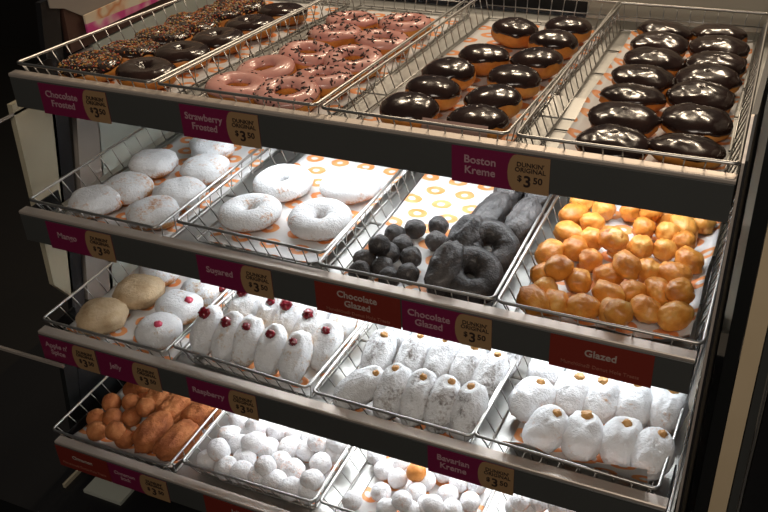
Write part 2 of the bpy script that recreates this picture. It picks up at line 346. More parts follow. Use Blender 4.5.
# ------------------------------------------------------------------ shelves
DLY = [-.012, -.022, -.024, -.031]; DLZ = [-.014, -.016, -.018, -.018]
LIPD = [.02, .021, .022, .02]; FH = .055
SHELF = ['top', 'second', 'third', 'bottom']
XL = -.006; XRS = [1.188, 1.180, 1.178, 1.178]
for s in range(4):
    sh = thing('display_shelf', ['top tier steel shelf carrying iced donuts, in the dim warm light',
                                 'second tier steel shelf under the iced donuts, carrying sugared and glazed donuts',
                                 'third tier steel shelf carrying long powdered filled donuts',
                                 'lowest tier steel shelf carrying donut holes and cinnamon sticks'][s], 'shelf', 'tiers of the display case')
    sh.location = (0, Y0[s], Z0[s] + ZW)
    yf = DLY[s]; zt = DLZ[s]; XR = XRS[s]
    sl = math.tan(CASE['T0']) if s == 0 else 0.
    mb = MB(); z0 = -TH - .004
    mb.prism([(yf + .004, z0), (.82 - Y0[s], z0 + sl * .82), (.82 - Y0[s], z0 + sl * .82 - .006), (yf + .004, z0 - .006)], XL, XR)
    part('shelf_plate', mb, M['plate'], sh)
    mb = MB(); mb.box(XL, XR, yf, yf + LIPD[s], zt - .007, zt, .0015); part('front_lip', mb, M['lip'], sh)
    mb = MB(); mb.box(XL + .001, XR - .001, yf, yf + .007, zt - .007 - FH, zt - .007, .001); part('fascia', mb, M['fascia'], sh)
    for xa, xb in ((XL, XL + .003), (XR - .003, XR)):
        mb = MB(); mb.box(xa, xb, yf + .007, yf + .10, -TH - .010, zt - .007); part('end_bracket', mb, M['black'], sh)
    if s < 3:                                   # strip light on the underside, lighting the tier below
        zl = z0 - .006 + sl * .26
        ht = .012 if s else .006
        mb = MB(); mb.box(.27, 1.13, .215, .305, zl - .008, zl + .010, .002); hs = part('light_housing', mb, M['plate'], sh)
        mb = MB(); mb.box(.28, 1.12, .220, .300, zl - .012, zl - .008); obj('diffuser', mb.mesh('diffuser', M['led'], False), hs)

# ------------------------------------------------------------------ wire baskets
def rrect(x0, x1, y0, y1, r, z, n=5):
    pts = []
    for cx, cy, a0 in ((x1 - r, y0 + r, -PI / 2), (x1 - r, y1 - r, 0), (x0 + r, y1 - r, PI / 2), (x0 + r, y0 + r, PI)):
        for i in range(n + 1):
            a = a0 + PI / 2 * i / n; pts.append((cx + r * math.cos(a), cy + r * math.sin(a), z))
    return pts
def basket_meshes():
    r = {}
    rim = MB(); rim.tube(rrect(0, W, 0, DEPTH, .009, 0), .0027, 8, True); r['rim'] = rim
    bx0, bx1, by0, by1 = SD_IN, W - SD_IN, FR_IN, DEPTH - .016
    base = MB(); base.tube(rrect(bx0, bx1, by0, by1, .008, -TH), .0016, 6, True)
    n = 9
    for i in range(1, n): x = bx0 + (bx1 - bx0) * i / n; base.tube([(x, by0, -TH), (x, by1, -TH)], .0011, 5)
    for i in range(1, 5): y = by0 + (by1 - by0) * i / 5; base.tube([(bx0, y, -TH - .0018), (bx1, y, -TH - .0018)], .0013, 5)
    r['base_wires'] = base
    f = MB(); bk = MB(); n = 10
    for i in range(n + 1):
        u = i / n; xt = .012 + (W - .024) * u; xb = bx0 + .006 + (bx1 - bx0 - .012) * u
        f.tube([(xt, 0, 0), (xt * .6 + xb * .4, FR_IN * .35, -TH * .35), (xb, FR_IN, -TH)], .0011, 5)
        bk.tube([(xt, DEPTH, 0), (xb, by1, -TH)], .0011, 5)
    bk.tube([(.006, DEPTH - .008, -TH * .5), (W - .006, DEPTH - .008, -TH * .5)], .0011, 5)
    r['front_wires'] = f; r['back_wires'] = bk
    n = 20
    for nm, xt, xb in (('left', 0, bx0), ('right', W, bx1)):
        m = MB()
        for i in range(n + 1):
            u = i / n; m.tube([(xt, .012 + (DEPTH - .024) * u, 0), (xb, by0 + .004 + (by1 - by0 - .008) * u, -TH)], .0011, 5)
        m.tube([(xb, by0, -TH + .003), (xb, by1, -TH + .003)], .0011, 5)
        r['side_' + nm] = m
    return {k: v.mesh('basket_' + k, M['wire']) for k, v in r.items()}
BM = basket_meshes()
CONT = [['sprinkled and plain chocolate iced donuts', 'pink strawberry iced ring donuts', 'round chocolate iced filled donuts on loose paper', 'fourteen chocolate iced donuts in two columns'],
        ['powdered mango filled donuts', 'four white sugared ring donuts', 'black chocolate donut holes and sticks', 'golden glazed donut holes'],
        ['two tan and several white jelly donuts', 'long powdered donuts with red raspberry jelly', 'long powdered donuts with custard tips', 'fat powdered custard donuts at the right end'],
        ['brown cinnamon donut holes and sticks', 'densely heaped powdered donut holes', 'powdered donut holes on exposed orange print paper', 'powdered donut holes at the bottom right']]
for s in range(4):
    for tr in range(4):
        bk = thing('wire_basket', 'chrome wire basket of ' + CONT[s][tr], 'basket', 'wire baskets on the tiers')
        put(bk, s, tr, (0, 0, 0))
        for k, me in BM.items():
            obj('side_grid' if k.startswith('side') else k, me, bk)

# ------------------------------------------------------------------ paper liners (printed sheets lying in the baskets)
LINER = {  # x0, x1, y0, y1, front curl, left curl, right curl
    (0, 0): (.02, .268, .03, .70, .0, .0, .0), (0, 1): (.05, .268, .03, .70, .0, .0, .0), (0, 2): (.022, .268, .032, .715, .0, .0, .0),
    (0, 3): (.042, .268, .035, .70, .0, .01, .006), (1, 0): (.03, .268, .034, .70, .0, .0, .0), (1, 1): (.03, .268, .03, .70, .0, .0, .012),
    (1, 2): (.02, .262, .03, .70, .0, .004, .0), (1, 3): (.035, .268, .03, .70, .028, .0, .018), (2, 0): (.02, .268, .032, .70, .0, .01, .0),
    (2, 1): (.03, .268, .03, .70, .0, .0, .0), (2, 2): (.05, .264, .03, .70, .0, .0, .0), (2, 3): (.045, .268, .026, .70, .066, .0, .0),
    (3, 0): (.024, .268, .03, .70, .014, .008, .0), (3, 1): (.03, .266, .03, .70, .0, .0, .0), (3, 2): (.05, .268, .03, .70, .0, .012, .0),
    (3, 3): (.03, .268, .03, .70, .0, .0, .0)}
def liner_mesh(mb, n2):
    me = mb.mesh('paper_liner', M['paper'])
    nrow = len(mb.v) // n2; half = n2 // 2; uv = [None] * len(mb.v)
    for j in range(half):                       # arc length along each lengthwise line, width across
        a = 0.
        for i in range(nrow):
            if i: a += (Vector(mb.v[i * n2 + j]) - Vector(mb.v[(i - 1) * n2 + j])).length
            for q in (j, n2 - 1 - j): uv[i * n2 + q] = (mb.v[i * n2 + j][0], a + .013 * len(bpy.data.meshes))
    lay = me.uv_layers.new(name='sheet')
    for l in me.loops: lay.data[l.index].uv = uv[l.vertex_index]
    return me
def liner(s, tr):
    x0, x1, y0, y1, fc, lc, rc = LINER[(s, tr)]; sd = s * 4 + tr; rows = []; cw = .032 if fc > .02 else .06
    ny, nx = 60, 20
    def pt(u, v, dz):
        y = y0 + (y1 - y0) * v; x = x0 + (x1 - x0) * u + .004 * nz((0, v * 6, 0), 1., sd)
        z = FL - .0022 + .0012 * abs(nz((x, y, 0), 14., sd))
        z += fc * max(0, 1 - v / cw) ** 1.1 * (.8 + .4 * nz((u * 3, 0, 0), 1., sd))
        z += lc * max(0, 1 - u / .15) ** 1.5 + rc * max(0, 1 - (1 - u) / .15) ** 1.5
        y -= fc * .26 * max(0, 1 - v / cw) ** 1.1
        return (x, y, z + dz)
    mb = MB(); loop = []
    for i in range(ny + 1):
        rows.append([pt(j / nx, (i / ny) ** 1.5, .0) for j in range(nx + 1)] + [pt(j / nx, (i / ny) ** 1.5, .0004) for j in range(nx, -1, -1)])
    mb.grid(rows, False, True)
    n2 = 2 * (nx + 1)
    for base in (0, ny * n2):
        mb.f += [(base + j, base + j + 1, base + n2 - 2 - j, base + n2 - 1 - j) for j in range(nx)]; mb.mi += [0] * nx
    o = thing('paper_liner', 'white paper liner with orange rings under the %s' % CONT[s][tr], 'paper liner', 'printed paper liners in the baskets', liner_mesh(mb, n2))
    put(o, s, tr, (0, 0, 0))
for s in range(4):
    for tr in range(4): liner(s, tr)

# ------------------------------------------------------------------ pastry shapes
def blob(a, b, c, seed, amp=.06, p=2., nu=26, nv=16, fs=2.2, flat=0.):
    """noisy ellipsoid; flat pushes the underside up"""
    mb = MB(); rows = []
    for j in range(1, nv):
        ph = -PI / 2 + PI * j / nv; row = []
        for i in range(nu):
            th = 2 * PI * i / nu; d = Vector((math.cos(ph) * math.cos(th), math.cos(ph) * math.sin(th), math.sin(ph)))
            k = (abs(d.x) ** p + abs(d.y) ** p + abs(d.z) ** p) ** (-1 / p)
            k *= 1 + amp * (nz(d, fs, seed) + .5 * nz(d, fs * 2.3, seed + 9))
            z = d.z * c * k
            if z < 0 and flat: z *= 1 - flat
            row.append((d.x * a * k, d.y * b * k, z))
        rows.append(row)
    mb.grid(rows, False, True)
    n0 = len(mb.v); zb = sum(q[2] for q in rows[0]) / nu; zt_ = sum(q[2] for q in rows[-1]) / nu
    mb.v += [(0, 0, zb - .0002), (0, 0, zt_ + .0002)]; m = (nv - 2) * nu
    mb.f += [(n0, (i + 1) % nu, i) for i in range(nu)] + [(n0 + 1, m + i, m + (i + 1) % nu) for i in range(nu)]; mb.mi += [0] * (2 * nu)
    return mb
def ring(R, r, sq, seed, amp=.05, nu=44, nv=18):
    mb = MB(); rows = []
    for i in range(nu):
        th = 2 * PI * i / nu; row = []
        for j in range(nv):
            ph = 2 * PI * j / nv
            d = Vector((math.cos(th), math.sin(th), 0)); k = 1 + amp * nz(d * 1.5 + Vector((0, 0, math.sin(ph))), 1.6, seed)
            rr = R * (1 + .03 * nz(d, 1.1, seed + 3)) + r * k * math.cos(ph)
            row.append((d.x * rr, d.y * rr, r * sq * k * math.sin(ph)))
        rows.append(row)
    mb.grid(rows, True, True); return mb
def icing_ring(R, r, sq, seed, amp=.05, nu=60, nv=14, inner=200):
    mb = MB(); rows = []
    for i in range(nu):
        th = 2 * PI * i / nu; d = Vector((math.cos(th), math.sin(th), 0)); row = []
        lo = math.radians(16 + 14 * nz(d, 2.2, seed + 20) + 6 * nz(d, 6, seed + 21)); hi = math.radians(inner)
        def P(ph, off):
            k = 1 + amp * nz(d * 1.5 + Vector((0, 0, math.sin(ph))), 1.6, seed) + off + .018 * nz(d * 3 + Vector((0, 0, ph)), 2., seed + 8)
            rr = R * (1 + .03 * nz(d, 1.1, seed + 3)) + r * k * math.cos(ph)
            return (d.x * rr, d.y * rr, r * sq * k * math.sin(ph))
        for j in range(nv + 1):
            u = j / nv; e = .085 * (1 - abs(2 * u - 1) ** 6) + .012
            row.append(P(lo + (hi - lo) * u, e))
        for j in range(nv, -1, -1): row.append(P(lo + (hi - lo) * j / nv, -.03))
        rows.append(row)
    mb.grid(rows, True, True); return mb
def icing_cap(a, b, c, seed, amp, p, fs, low=.05, nu=44, nv=12, th_=.055):
    """iced top of a blob() of the same seed: a thick cap with a wavy, dripping edge"""
    mb = MB(); rows = []
    def P(ph, th, off):
        d = Vector((math.cos(ph) * math.cos(th), math.cos(ph) * math.sin(th), math.sin(ph)))
        k = (abs(d.x) ** p + abs(d.y) ** p + abs(d.z) ** p) ** (-1 / p)
        k *= 1 + amp * (nz(d, fs, seed) + .5 * nz(d, fs * 2.3, seed + 9)) + off + .02 * nz(d, 5, seed + 30)
        return (d.x * a * k, d.y * b * k, d.z * c * k)
    for j in range(nv + 1):
        row = []
        for i in range(nu):
            th = 2 * PI * i / nu; dd = Vector((math.cos(th), math.sin(th), 0))
            lo = low + .22 * nz(dd, 1.7, seed + 40) + .10 * nz(dd, 5, seed + 41)
            u = j / nv; row.append(P(lo + (PI / 2 - .03 - lo) * u, th, th_ * min(1, (u * 5 + .15)) ** .5))
        rows.append(row)
    inner = []
    for j in range(nv, -1, -1):
        row = []
        for i in range(nu):
            th = 2 * PI * i / nu; dd = Vector((math.cos(th), math.sin(th), 0))
            lo = low + .22 * nz(dd, 1.7, seed + 40) + .10 * nz(dd, 5, seed + 41)
            row.append(P(lo + (PI / 2 - .03 - lo) * j / nv, th, -.03))
        inner.append(row)
    allr = rows + inner
    mb.grid(allr, True, True); 
    # close the crown
    n0 = len(mb.v); top = nv * nu
    mb.v.append((0, 0, max(q[2] for q in rows[-1])))
    mb.f += [(n0, top + i, top + (i + 1) % nu) for i in range(nu)]; mb.mi += [0] * nu
    return mb
def sprinkles(surf, n, seed, size, nm):
    """n little rods scattered on the upward faces of a mesh"""
    rnd = random.Random(seed); mb = MB()
    pts = [(Vector(surf.vertices[i].co), Vector(surf.vertices[i].normal)) for i in range(len(surf.vertices)) if surf.vertices[i].normal.z > .35]
    for _ in range(n):
        p, nn = rnd.choice(pts); e = nn.orthogonal().normalized(); e.rotate(Matrix.Rotation(rnd.random() * 6.28, 3, nn))
        p = p + Vector((rnd.uniform(-1, 1), rnd.uniform(-1, 1), 0)) * .0025 + nn * size * .12
        h = e * size * rnd.uniform(.6, 1.2); mb.cur = rnd.randrange(nm); mb.tube([p - h, p + h], size * .42, 5)
    return mb
def ordn(i): return ['first', 'second', 'third', 'fourth', 'fifth', 'sixth', 'seventh', 'eighth', 'ninth', 'tenth'][i]
def nth(i, n, a, b, mid='from left'):
    if n == 1: return 'alone'
    if i == 0: return a
    if i == n - 1: return b
    return ordn(i) + ' ' + mid
R3 = lambda x=0, y=0, z=0: Euler((x, y, z), 'XYZ').to_matrix().to_4x4()
rnd = random.Random(11)

# ---- top tier
def tname(i, n): return 'nearest the front' if i == 0 else ('farthest back' if i == n - 1 else ordn(i) + ' from the front')
def build_kinds(fn, k): return [fn(i) for i in range(k)]
def spawn(name, label, cat, group, kind, s, tr, loc, rot):
    """one pastry: the root mesh and each of its parts get objects of their own"""
    root, parts = kind
    o = thing(name, label, cat, group, root)
    put(o, s, tr, loc, rot)
    for pn, pm, stuff in parts:
        c = obj(pn, pm, o)
        if stuff: c['kind'] = 'stuff'
    return o
def k_ring_iced(i, icing, nspr, sprmats, size, R=.033, r=.0205, sq=.82, inner=195):
    d = ring(R, r, sq, i).mesh('ring_dough', M['dough']); ic = icing_ring(R, r, sq, i, inner=inner).mesh('ring_icing', M[icing])
    parts = [('icing', ic, False)]
    if nspr: parts.append(('sprinkles', sprinkles(ic, nspr, i, size, len(sprmats)).mesh('sprinkles', [M[m] for m in sprmats]), True))
    return d, parts
K_mix = build_kinds(lambda i: k_ring_iced(i, 'choc', 620, ['spr_orange', 'spr_yellow', 'spr_white', 'spr_red', 'choc_fleck'], .0023, .030, .027, .66, 230), 3)
K_dark = build_kinds(lambda i: k_ring_iced(i + 5, 'choc', 0, [], 0, .028, .026, .68, 230), 3)
K_pink = build_kinds(lambda i: k_ring_iced(i + 10, 'pink', 75, ['choc_fleck'], .0034, .0355, .0185, .92, 158), 4)
K_pinkplain = build_kinds(lambda i: k_ring_iced(i + 20, 'pink', 14, ['choc_fleck'], .0020, .036, .0185, .92, 158), 2)
zr = FL + .018
for col, key, kk, txt in (('left', 's00a', K_mix, 'chocolate iced donut covered in mixed orange sprinkles'), ('right', 's00b', K_dark, 'dark chocolate iced donut without sprinkles')):
    L = sorted(D[key], key=lambda q: q[1])
    for i, (x, y) in enumerate(L):
        spawn('iced_donut', '%s, %s column, %s' % (txt, col, tname(i, len(L))), 'donut', 'donuts in the top left basket', kk[i % 3], 0, 0,
              (x, max(y, .092), zr), R3(rnd.uniform(.0, .12), rnd.uniform(-.08, .08), rnd.uniform(0, 6)))
for col, sel in (('left', D['s01'][:5]), ('right', D['s01'][5:])):
    for i, (x, y) in enumerate(sorted(sel, key=lambda q: q[1])):
        plain = col == 'left' and i < 2
        spawn('strawberry_donut', ('pink iced ring donut almost without sprinkles' if plain else 'pink iced ring donut with dark sprinkles') + ', %s column, %s' % (col, tname(i, 5)),
              'donut', 'pink ring donuts', K_pinkplain[i] if plain else K_pink[(i + (col == 'right')) % 4], 0, 1, (min(max(x, .075), .212), max(y, .088), zr), R3(rnd.uniform(0, .12), rnd.uniform(-.06, .06), rnd.uniform(0, 6)))
def k_cap(i, a, b, c, low, amp=.035, p=2.25, fs=1.2):
    d = blob(a, b, c, i, amp, p, 36, 20, fs, .15).mesh('round_dough', M['dough'])
    return d, [('icing', icing_cap(a, b, c, i, amp, p, fs, low).mesh('cap_icing', M['choc']), False)]
K_bos = build_kinds(lambda i: k_cap(i + 30, .0445, .044, .0265, .24), 4)
K_big = build_kinds(lambda i: k_cap(i + 40, .0505, .046, .0215, .14, .085, 2.2, 1.9), 5)
zc = FL + .0225
for col, sel in (('left', D['s02'][:5]), ('right', D['s02'][5:])):
    for i, (x, y) in enumerate(sorted(sel, key=lambda q: q[1])):
        spawn('cream_filled_donut', 'round chocolate iced filled donut over golden dough, %s column, %s' % (col, tname(i, len(sel))), 'donut', 'round chocolate iced filled donuts',
              K_bos[(i * 3 + (col == 'right')) % 4], 0, 2, (min(x, .222), max(y, .074), zc), R3(rnd.uniform(-.08, .12), rnd.uniform(-.1, .1), rnd.uniform(0, 6)))
for col, sel in (('left', D['s03'][:7]), ('right', D['s03'][7:])):
    for i, (x, y) in enumerate(sorted(sel, key=lambda q: q[1])):
        spawn('chocolate_frosted_donut', 'chocolate iced donut in the top right basket, %s column, %s' % (col, tname(i, 7)), 'donut', 'chocolate iced donuts in two columns',
              K_big[(i * 2 + (col == 'right')) % 5], 0, 3, (min(x, .218), max(y, .074), zc - .0045), R3(.10 + rnd.uniform(-.06, .08), rnd.uniform(-.08, .08), rnd.choice([0, PI]) + rnd.uniform(-.2, .2)))
slip = MB(); slip.box(-.05, .05, -.0004, .0004, 0, .030)
o = thing('paper_slip', 'small pinkish translucent paper slip behind the front rim of the round donut basket', 'paper', None, slip.mesh('paper_slip', mat('slip_paper', (.50, .32, .27), .5), False))
put(o, 0, 2, (.200, .022, -.034), R3(-.35, 0, .0))

# ---- second tier
def k_filled(i, a, b, c, m, fill=None, fpos=None, fr=.008, amp=.06, p=2.65, flat=.15):
    d = blob(a, b, c, i, amp, p, 34, 20, 1.5, flat).mesh('filled_dough', M[m]); parts = []
    if fill:
        f = blob(fr, fr, fr * .8, i + 3, .25, 2., 14, 8); f.v = [(x + fpos[0], y + fpos[1], z + fpos[2]) for x, y, z in f.v]
        parts.append(('filling', f.mesh('filling', M[fill]), False))
    return d, parts
Kp = build_kinds(lambda i: k_filled(i + 50, .0465, .0445, .0225, 'powder_thin', amp=.10), 3)
Kpm = k_filled(55, .0465, .0445, .0235, 'powder_thin', 'mango', (.014, -.041, -.002), .010, amp=.09)
MN = ['at the front left corner', 'with orange filling showing, behind the front left one', 'third in the left column', 'at the front right corner', 'behind the front right one', 'third in the right column', 'at the very back']
for i, (x, y) in enumerate(D['s10']):
    y2 = max(y, .074); x2 = min(max(x, .066), .222)
    spawn('mango_filled_donut', 'thinly powdered round donut in left basket, ' + MN[i], 'donut', 'powdered mango donuts', Kpm if i == 1 else Kp[i % 3], 1, 0, (x2, y2, FL + .021), R3(0, 0, 0 if i == 1 else rnd.uniform(0, 6)))
Kr = build_kinds(lambda i: (ring(.034, .024, .76, i + 60, .07).mesh('sugared_ring', M['powder']), []), 4)
RN = ['front left', 'back left', 'front right', 'back right']
for i, (x, y) in enumerate(D['s11']):
    spawn('sugared_ring_donut', 'white sugared ring donut with a hole, %s of the four' % RN[i], 'donut', 'white sugared ring donuts', Kr[i], 1, 1, (min(max(x, .073), .212), y, FL + .019), R3(.05, 0, rnd.uniform(0, 6)))
def pile(key, kinds, s, tr, noun, cat, group, name, rows_n, heap):
    L = sorted(D[key], key=lambda q: q[1]); n = len(L); rows = [L[i:i + rows_n] for i in range(0, n, rows_n)]
    for ri, row in enumerate(rows):
        row.sort(key=lambda q: q[0])
        for ci, (x, y, h) in enumerate(row):
            where = '%s in %s row of %s' % (nth(ci, len(row), 'leftmost', 'rightmost'), 'front' if ri == 0 else ('back' if ri == len(rows) - 1 else ordn(ri)), heap)
            o = spawn(name, '%s, %s' % (noun, where), cat, group, kinds[rnd.randrange(len(kinds))], s, tr, (x, y, FL + h), R3(rnd.uniform(-.25, .25), rnd.uniform(-.25, .25), rnd.uniform(0, 6)))
Kch = build_kinds(lambda i: (blob(.0185, .0178, .0172, i + 70, .10, 2.1, 24, 16, 1.6).mesh('chocolate_hole', M['choccake']), []), 4)
pile('s12h', Kch, 1, 2, 'black chocolate donut hole', 'donut hole', 'chocolate donut holes', 'chocolate_donut_hole', 4, 'black heap')
def bar(L, r, seed, p=2.6, amp=.13): return blob(r, L / 2, r, seed, amp, p, 30, 30, 2.4)
def stick_rot(A, B):
    d = (B - A).normalized(); yaw = math.atan2(-d.x, d.y); pit = math.asin(d.z); return R3(0, 0, yaw) @ R3(pit, 0, 0)
def sticks(L, s, tr, r, m, name, noun, group, names, ext, seed):
    for i, q in enumerate(L):
        A = Vector((q[0], q[1], FL + q[2])); B = Vector((q[3], q[4], FL + q[5]))
        me = bar((B - A).length + 2 * r * ext, r, seed + i).mesh(name, M[m])
        spawn(name, '%s, %s' % (noun, names[i]), 'donut stick', group, (me, []), s, tr, (A + B) / 2, stick_rot(A, B))
sticks(D['st12'], 1, 2, .026, 'choccake', 'chocolate_donut_stick', 'black chocolate cake stick', 'chocolate cake sticks',
       ['front one of the left line, its rounded end raised', 'second in the left line', 'third in the left line', 'nearest behind the two black rings', 'last of the left line', 'last of the right line'], .75, 80)
Kcr = build_kinds(lambda i: (ring(.030, .0225, .95, i + 90, .08).mesh('chocolate_ring', M['choccake']), []), 2)
for i, (x, y, z, rx) in enumerate([(.240, .072, FL + .030, .42), (.243, .150, FL + .034, .5)]):
    spawn('chocolate_ring_donut', 'black chocolate ring donut leaning at the right side, ' + ['front one', 'rear one'][i], 'donut', 'black chocolate rings', Kcr[i], 1, 2, (x - .012, y, z), R3(rx, .12, .3))
def k_gl(i):
    a = [(.0215, .0205, .0185), (.027, .0195, .0185), (.0225, .021, .019), (.0285, .021, .019), (.0195, .019, .018)][i]
    return blob(*a, i + 100, .16, 2.2, 26, 18, 1.7).mesh('glazed_hole', M['glazed']), []
pile('s13', build_kinds(k_gl, 5), 1, 3, 'golden glazed donut hole', 'donut hole', 'glazed donut holes', 'glazed_donut_hole', 7, 'golden heap')

# ---- third tier
Kt = build_kinds(lambda i: k_filled(i + 110, .049, .048, .026, 'tan', amp=.10), 2)
for i, (x, y) in enumerate(D['s20a']):
    spawn('tan_sugared_donut', 'round tan sugared donut, ' + ['the rear one of the pair', 'the front one of the pair'][i], 'donut', 'tan sugared donuts', Kt[i], 2, 0, (max(x - .012 * i, .064), max(y, .072), FL + .024), R3(0, 0, i * 2.))
Kj = [k_filled(115, .042, .041, .029, 'powder_long', 'jelly_pink', (.012, -.012, .0278), .0085), k_filled(116, .047, .039, .027, 'powder_long', 'jelly_pink', (.027, .0, .0240), .009),
      k_filled(117, .044, .040, .028, 'powder_long', 'jelly', (.040, .006, .010), .009), k_filled(118, .042, .042, .028, 'powder_thin')]
JN = ['with red jelly on top, front right', 'with pink jelly spot, behind the front right one', 'with jelly on its right side, third from front', 'mostly hidden under the shelf edge above']
for i, (x, y) in enumerate(D['s20b']):
    spawn('jelly_donut', 'white powdered jelly donut ' + JN[i], 'donut', 'powdered jelly donuts', Kj[i], 2, 0, (min(x, .222), max(y, .072), FL + .0255), R3(.0, 0, .0))
def k_long(i, w, L, th, m, fill, fr, fy=.56, rise=.001):
    # long axis along y; the filling sits in a dent at the upper end
    d = blob(w, L, th, i, .10, 2.3, 34, 30, 2.0, .1)
    kf = rnd.uniform(.72, 1.12); fr *= kf
    c = Vector((rnd.uniform(-.25, .25) * w, L * rnd.uniform(fy - .06, fy + .06), 0)); v2 = []
    c.z = max((p[2] for p in d.v if (p[0] - c.x) ** 2 + (p[1] - c.y) ** 2 < 3e-5), default=th * .8)
    for x, y, z in d.v:
        dd = (Vector((x, y, z)) - c).length; k = max(0, 1 - dd / (fr * 2.0)); v2.append((x, y - .002 * k, z - .008 * k))
    d.v = v2; me = d.mesh('long_dough', M[m])
    f = blob(fr, fr * .9, fr * .6, i + 3, .42, 2., 18, 10); f.v = [(x + c.x, y + c.y, z + c.z - .0045 + rise) for x, y, z in f.v]
    return me, [('filling', f.mesh('filling', M[fill]), False)]
def rows5(key, kinds, s, tr, noun, name, group, heap, tilt, counts, over={}):
    L = D[key]; i0 = 0
    for ri, n in enumerate(counts):
        row = sorted(L[i0:i0 + n]); i0 += n
        for ci, (x, y) in enumerate(row):
            where = '%s in %s row' % (nth(ci, n, 'leftmost', 'rightmost'), ['front', 'middle', 'back'][ri])
            tl, yaw = over.get((ri, ci), (tilt[ri], rnd.uniform(-.15, .05)))
            spawn(name, '%s, %s of %s' % (noun, where, heap), 'donut', group, kinds[(ri * 3 + ci * 2) % len(kinds)], s, tr, (x, y, FL + .041 - (.010 if tr == 3 else .004 if tl < .5 else 0)), R3(0, 0, yaw) @ R3(tl, 0, 0))
Krb = build_kinds(lambda i: k_long(i + 120, .0265, .049, .027, 'powder_long', 'jelly', .0115, .55, -.001), 7)
rows5('s21', Krb, 2, 1, 'long powdered donut with red jelly', 'raspberry_filled_donut', 'raspberry filled long donuts', 'raspberry basket', [.85, .75, .6], [5, 5, 5])
Kbv = build_kinds(lambda i: k_long(i + 130, .0275, .050, .029, 'powder_grey', 'cream_fill', .0085, .70, -.0035), 6)
rows5('s22', Kbv, 2, 2, 'long powdered custard donut', 'custard_filled_donut', 'slender custard donuts', 'slender custard basket', [.62, .55, .5], [5, 5, 5], {(0, 0): (.42, -.75)})
Kbf = build_kinds(lambda i: k_long(i + 140, .0325, .042, .0285, 'powder', 'cream_fill', .009, .66, -.0035), 6)
rows5('s23', Kbf, 2, 3, 'fat powdered custard donut', 'fat_custard_donut', 'fat custard donuts', 'far right basket', [.42, .42, .4], [4, 5, 5], {(0, 0): (.55, -.4), (1, 0): (.4, -.5)})

# ---- bottom tier
Kci = build_kinds(lambda i: (blob(.0212, .0205, .0195, i + 150, .07, 2.1, 24, 16, 1.6).mesh('cinnamon_hole', M['cinnamon']), []), 4)
pile('s30h', Kci, 3, 0, 'brown cinnamon donut hole', 'donut hole', 'cinnamon donut holes', 'cinnamon_donut_hole', 4, 'cinnamon heap')
sticks(D['st30'], 3, 0, .0275, 'cinnamon', 'cinnamon_donut_stick', 'brown cinnamon cake stick', 'cinnamon cake sticks',
       ['front left one, its round end raised', 'front right one at the basket side', 'rear left one beside the donut holes', 'rear middle one', 'rear right one at the basket side'], .6, 160)
Kpw = build_kinds(lambda i: (blob(*[(.0235, .0225, .021), (.0265, .0225, .021), (.022, .0215, .0205), (.0245, .024, .0215)][i], i + 170, .09, 2.15, 24, 16, 1.7).mesh('powdered_hole', M['powder_pink']), []), 4)
pile('s31', Kpw, 3, 1, 'white powdered donut hole', 'donut hole', 'heaped powdered donut holes', 'powdered_donut_hole', 6, 'left powdered heap')
Kpx = build_kinds(lambda i: (blob(.0195, .0190, .0185, i + 180, .07, 2.1, 24, 16, 1.7).mesh('powdered_ball', M['powder_pink']), []), 3)
bald = min(D['s32'], key=lambda q: abs(q[0] - .126) + abs(q[1] - .158))
rest = [q for q in D['s32'] if q is not bald]
D['s32'] = rest
pile('s32', Kpx, 3, 2, 'white powdered donut hole', 'donut hole', 'powdered donut holes on exposed paper', 'powdered_donut_hole', 5, 'right powdered heap')
spawn('plain_donut_hole', 'golden bare donut hole among the white powdered ones', 'donut hole', None, (Kpx[0][0].copy(), []), 3, 2, (bald[0], bald[1], FL + bald[2]), R3())
bpy.data.objects['plain_donut_hole'].data.materials[0] = M['dough']
pile('s33', Kpx, 3, 3, 'white powdered donut hole', 'donut hole', 'powdered donut holes at the bottom right', 'powdered_donut_hole', 6, 'bottom right basket')

# ------------------------------------------------------------------ price tags
def text_mesh(txt, size, align='CENTER', bold=.0, lead=.9):
    c = bpy.data.curves.new('lettering', 'FONT'); c.body = txt; c.size = size; c.align_x = align; c.align_y = 'CENTER'
    c.offset = bold * size; c.space_line = lead; c.extrude = .0003; c.resolution_u = 3
    o = bpy.data.objects.new('lettering_curve', c); COL.objects.link(o)
    bpy.context.view_layer.update()
    me = bpy.data.meshes.new_from_object(o.evaluated_get(bpy.context.evaluated_depsgraph_get()))
    bpy.data.objects.remove(o); bpy.data.curves.remove(c)
    return me
STAND = Matrix.Rotation(PI / 2, 4, 'X')          # lettering stands up facing the front
def letter(name, txt, size, x, z, m, parent, bold=.018, lead=1., maxw=None, y=-.0018):
    me = text_mesh(txt, size, 'CENTER', bold, lead)
    xs = [v.co.x for v in me.vertices]; k = 1.
    if maxw and max(xs) - min(xs) > maxw: k = maxw / (max(xs) - min(xs))
    zs = [v.co.y for v in me.vertices]; mz = (max(zs) + min(zs)) / 2; mx = (max(xs) + min(xs)) / 2
    for v in me.vertices: v.co = Vector(((v.co.x - mx) * k + x, y - v.co.z, (v.co.y - mz) + z))
    me.materials.clear(); me.materials.append(m)
    o = obj(name, me, parent); return o
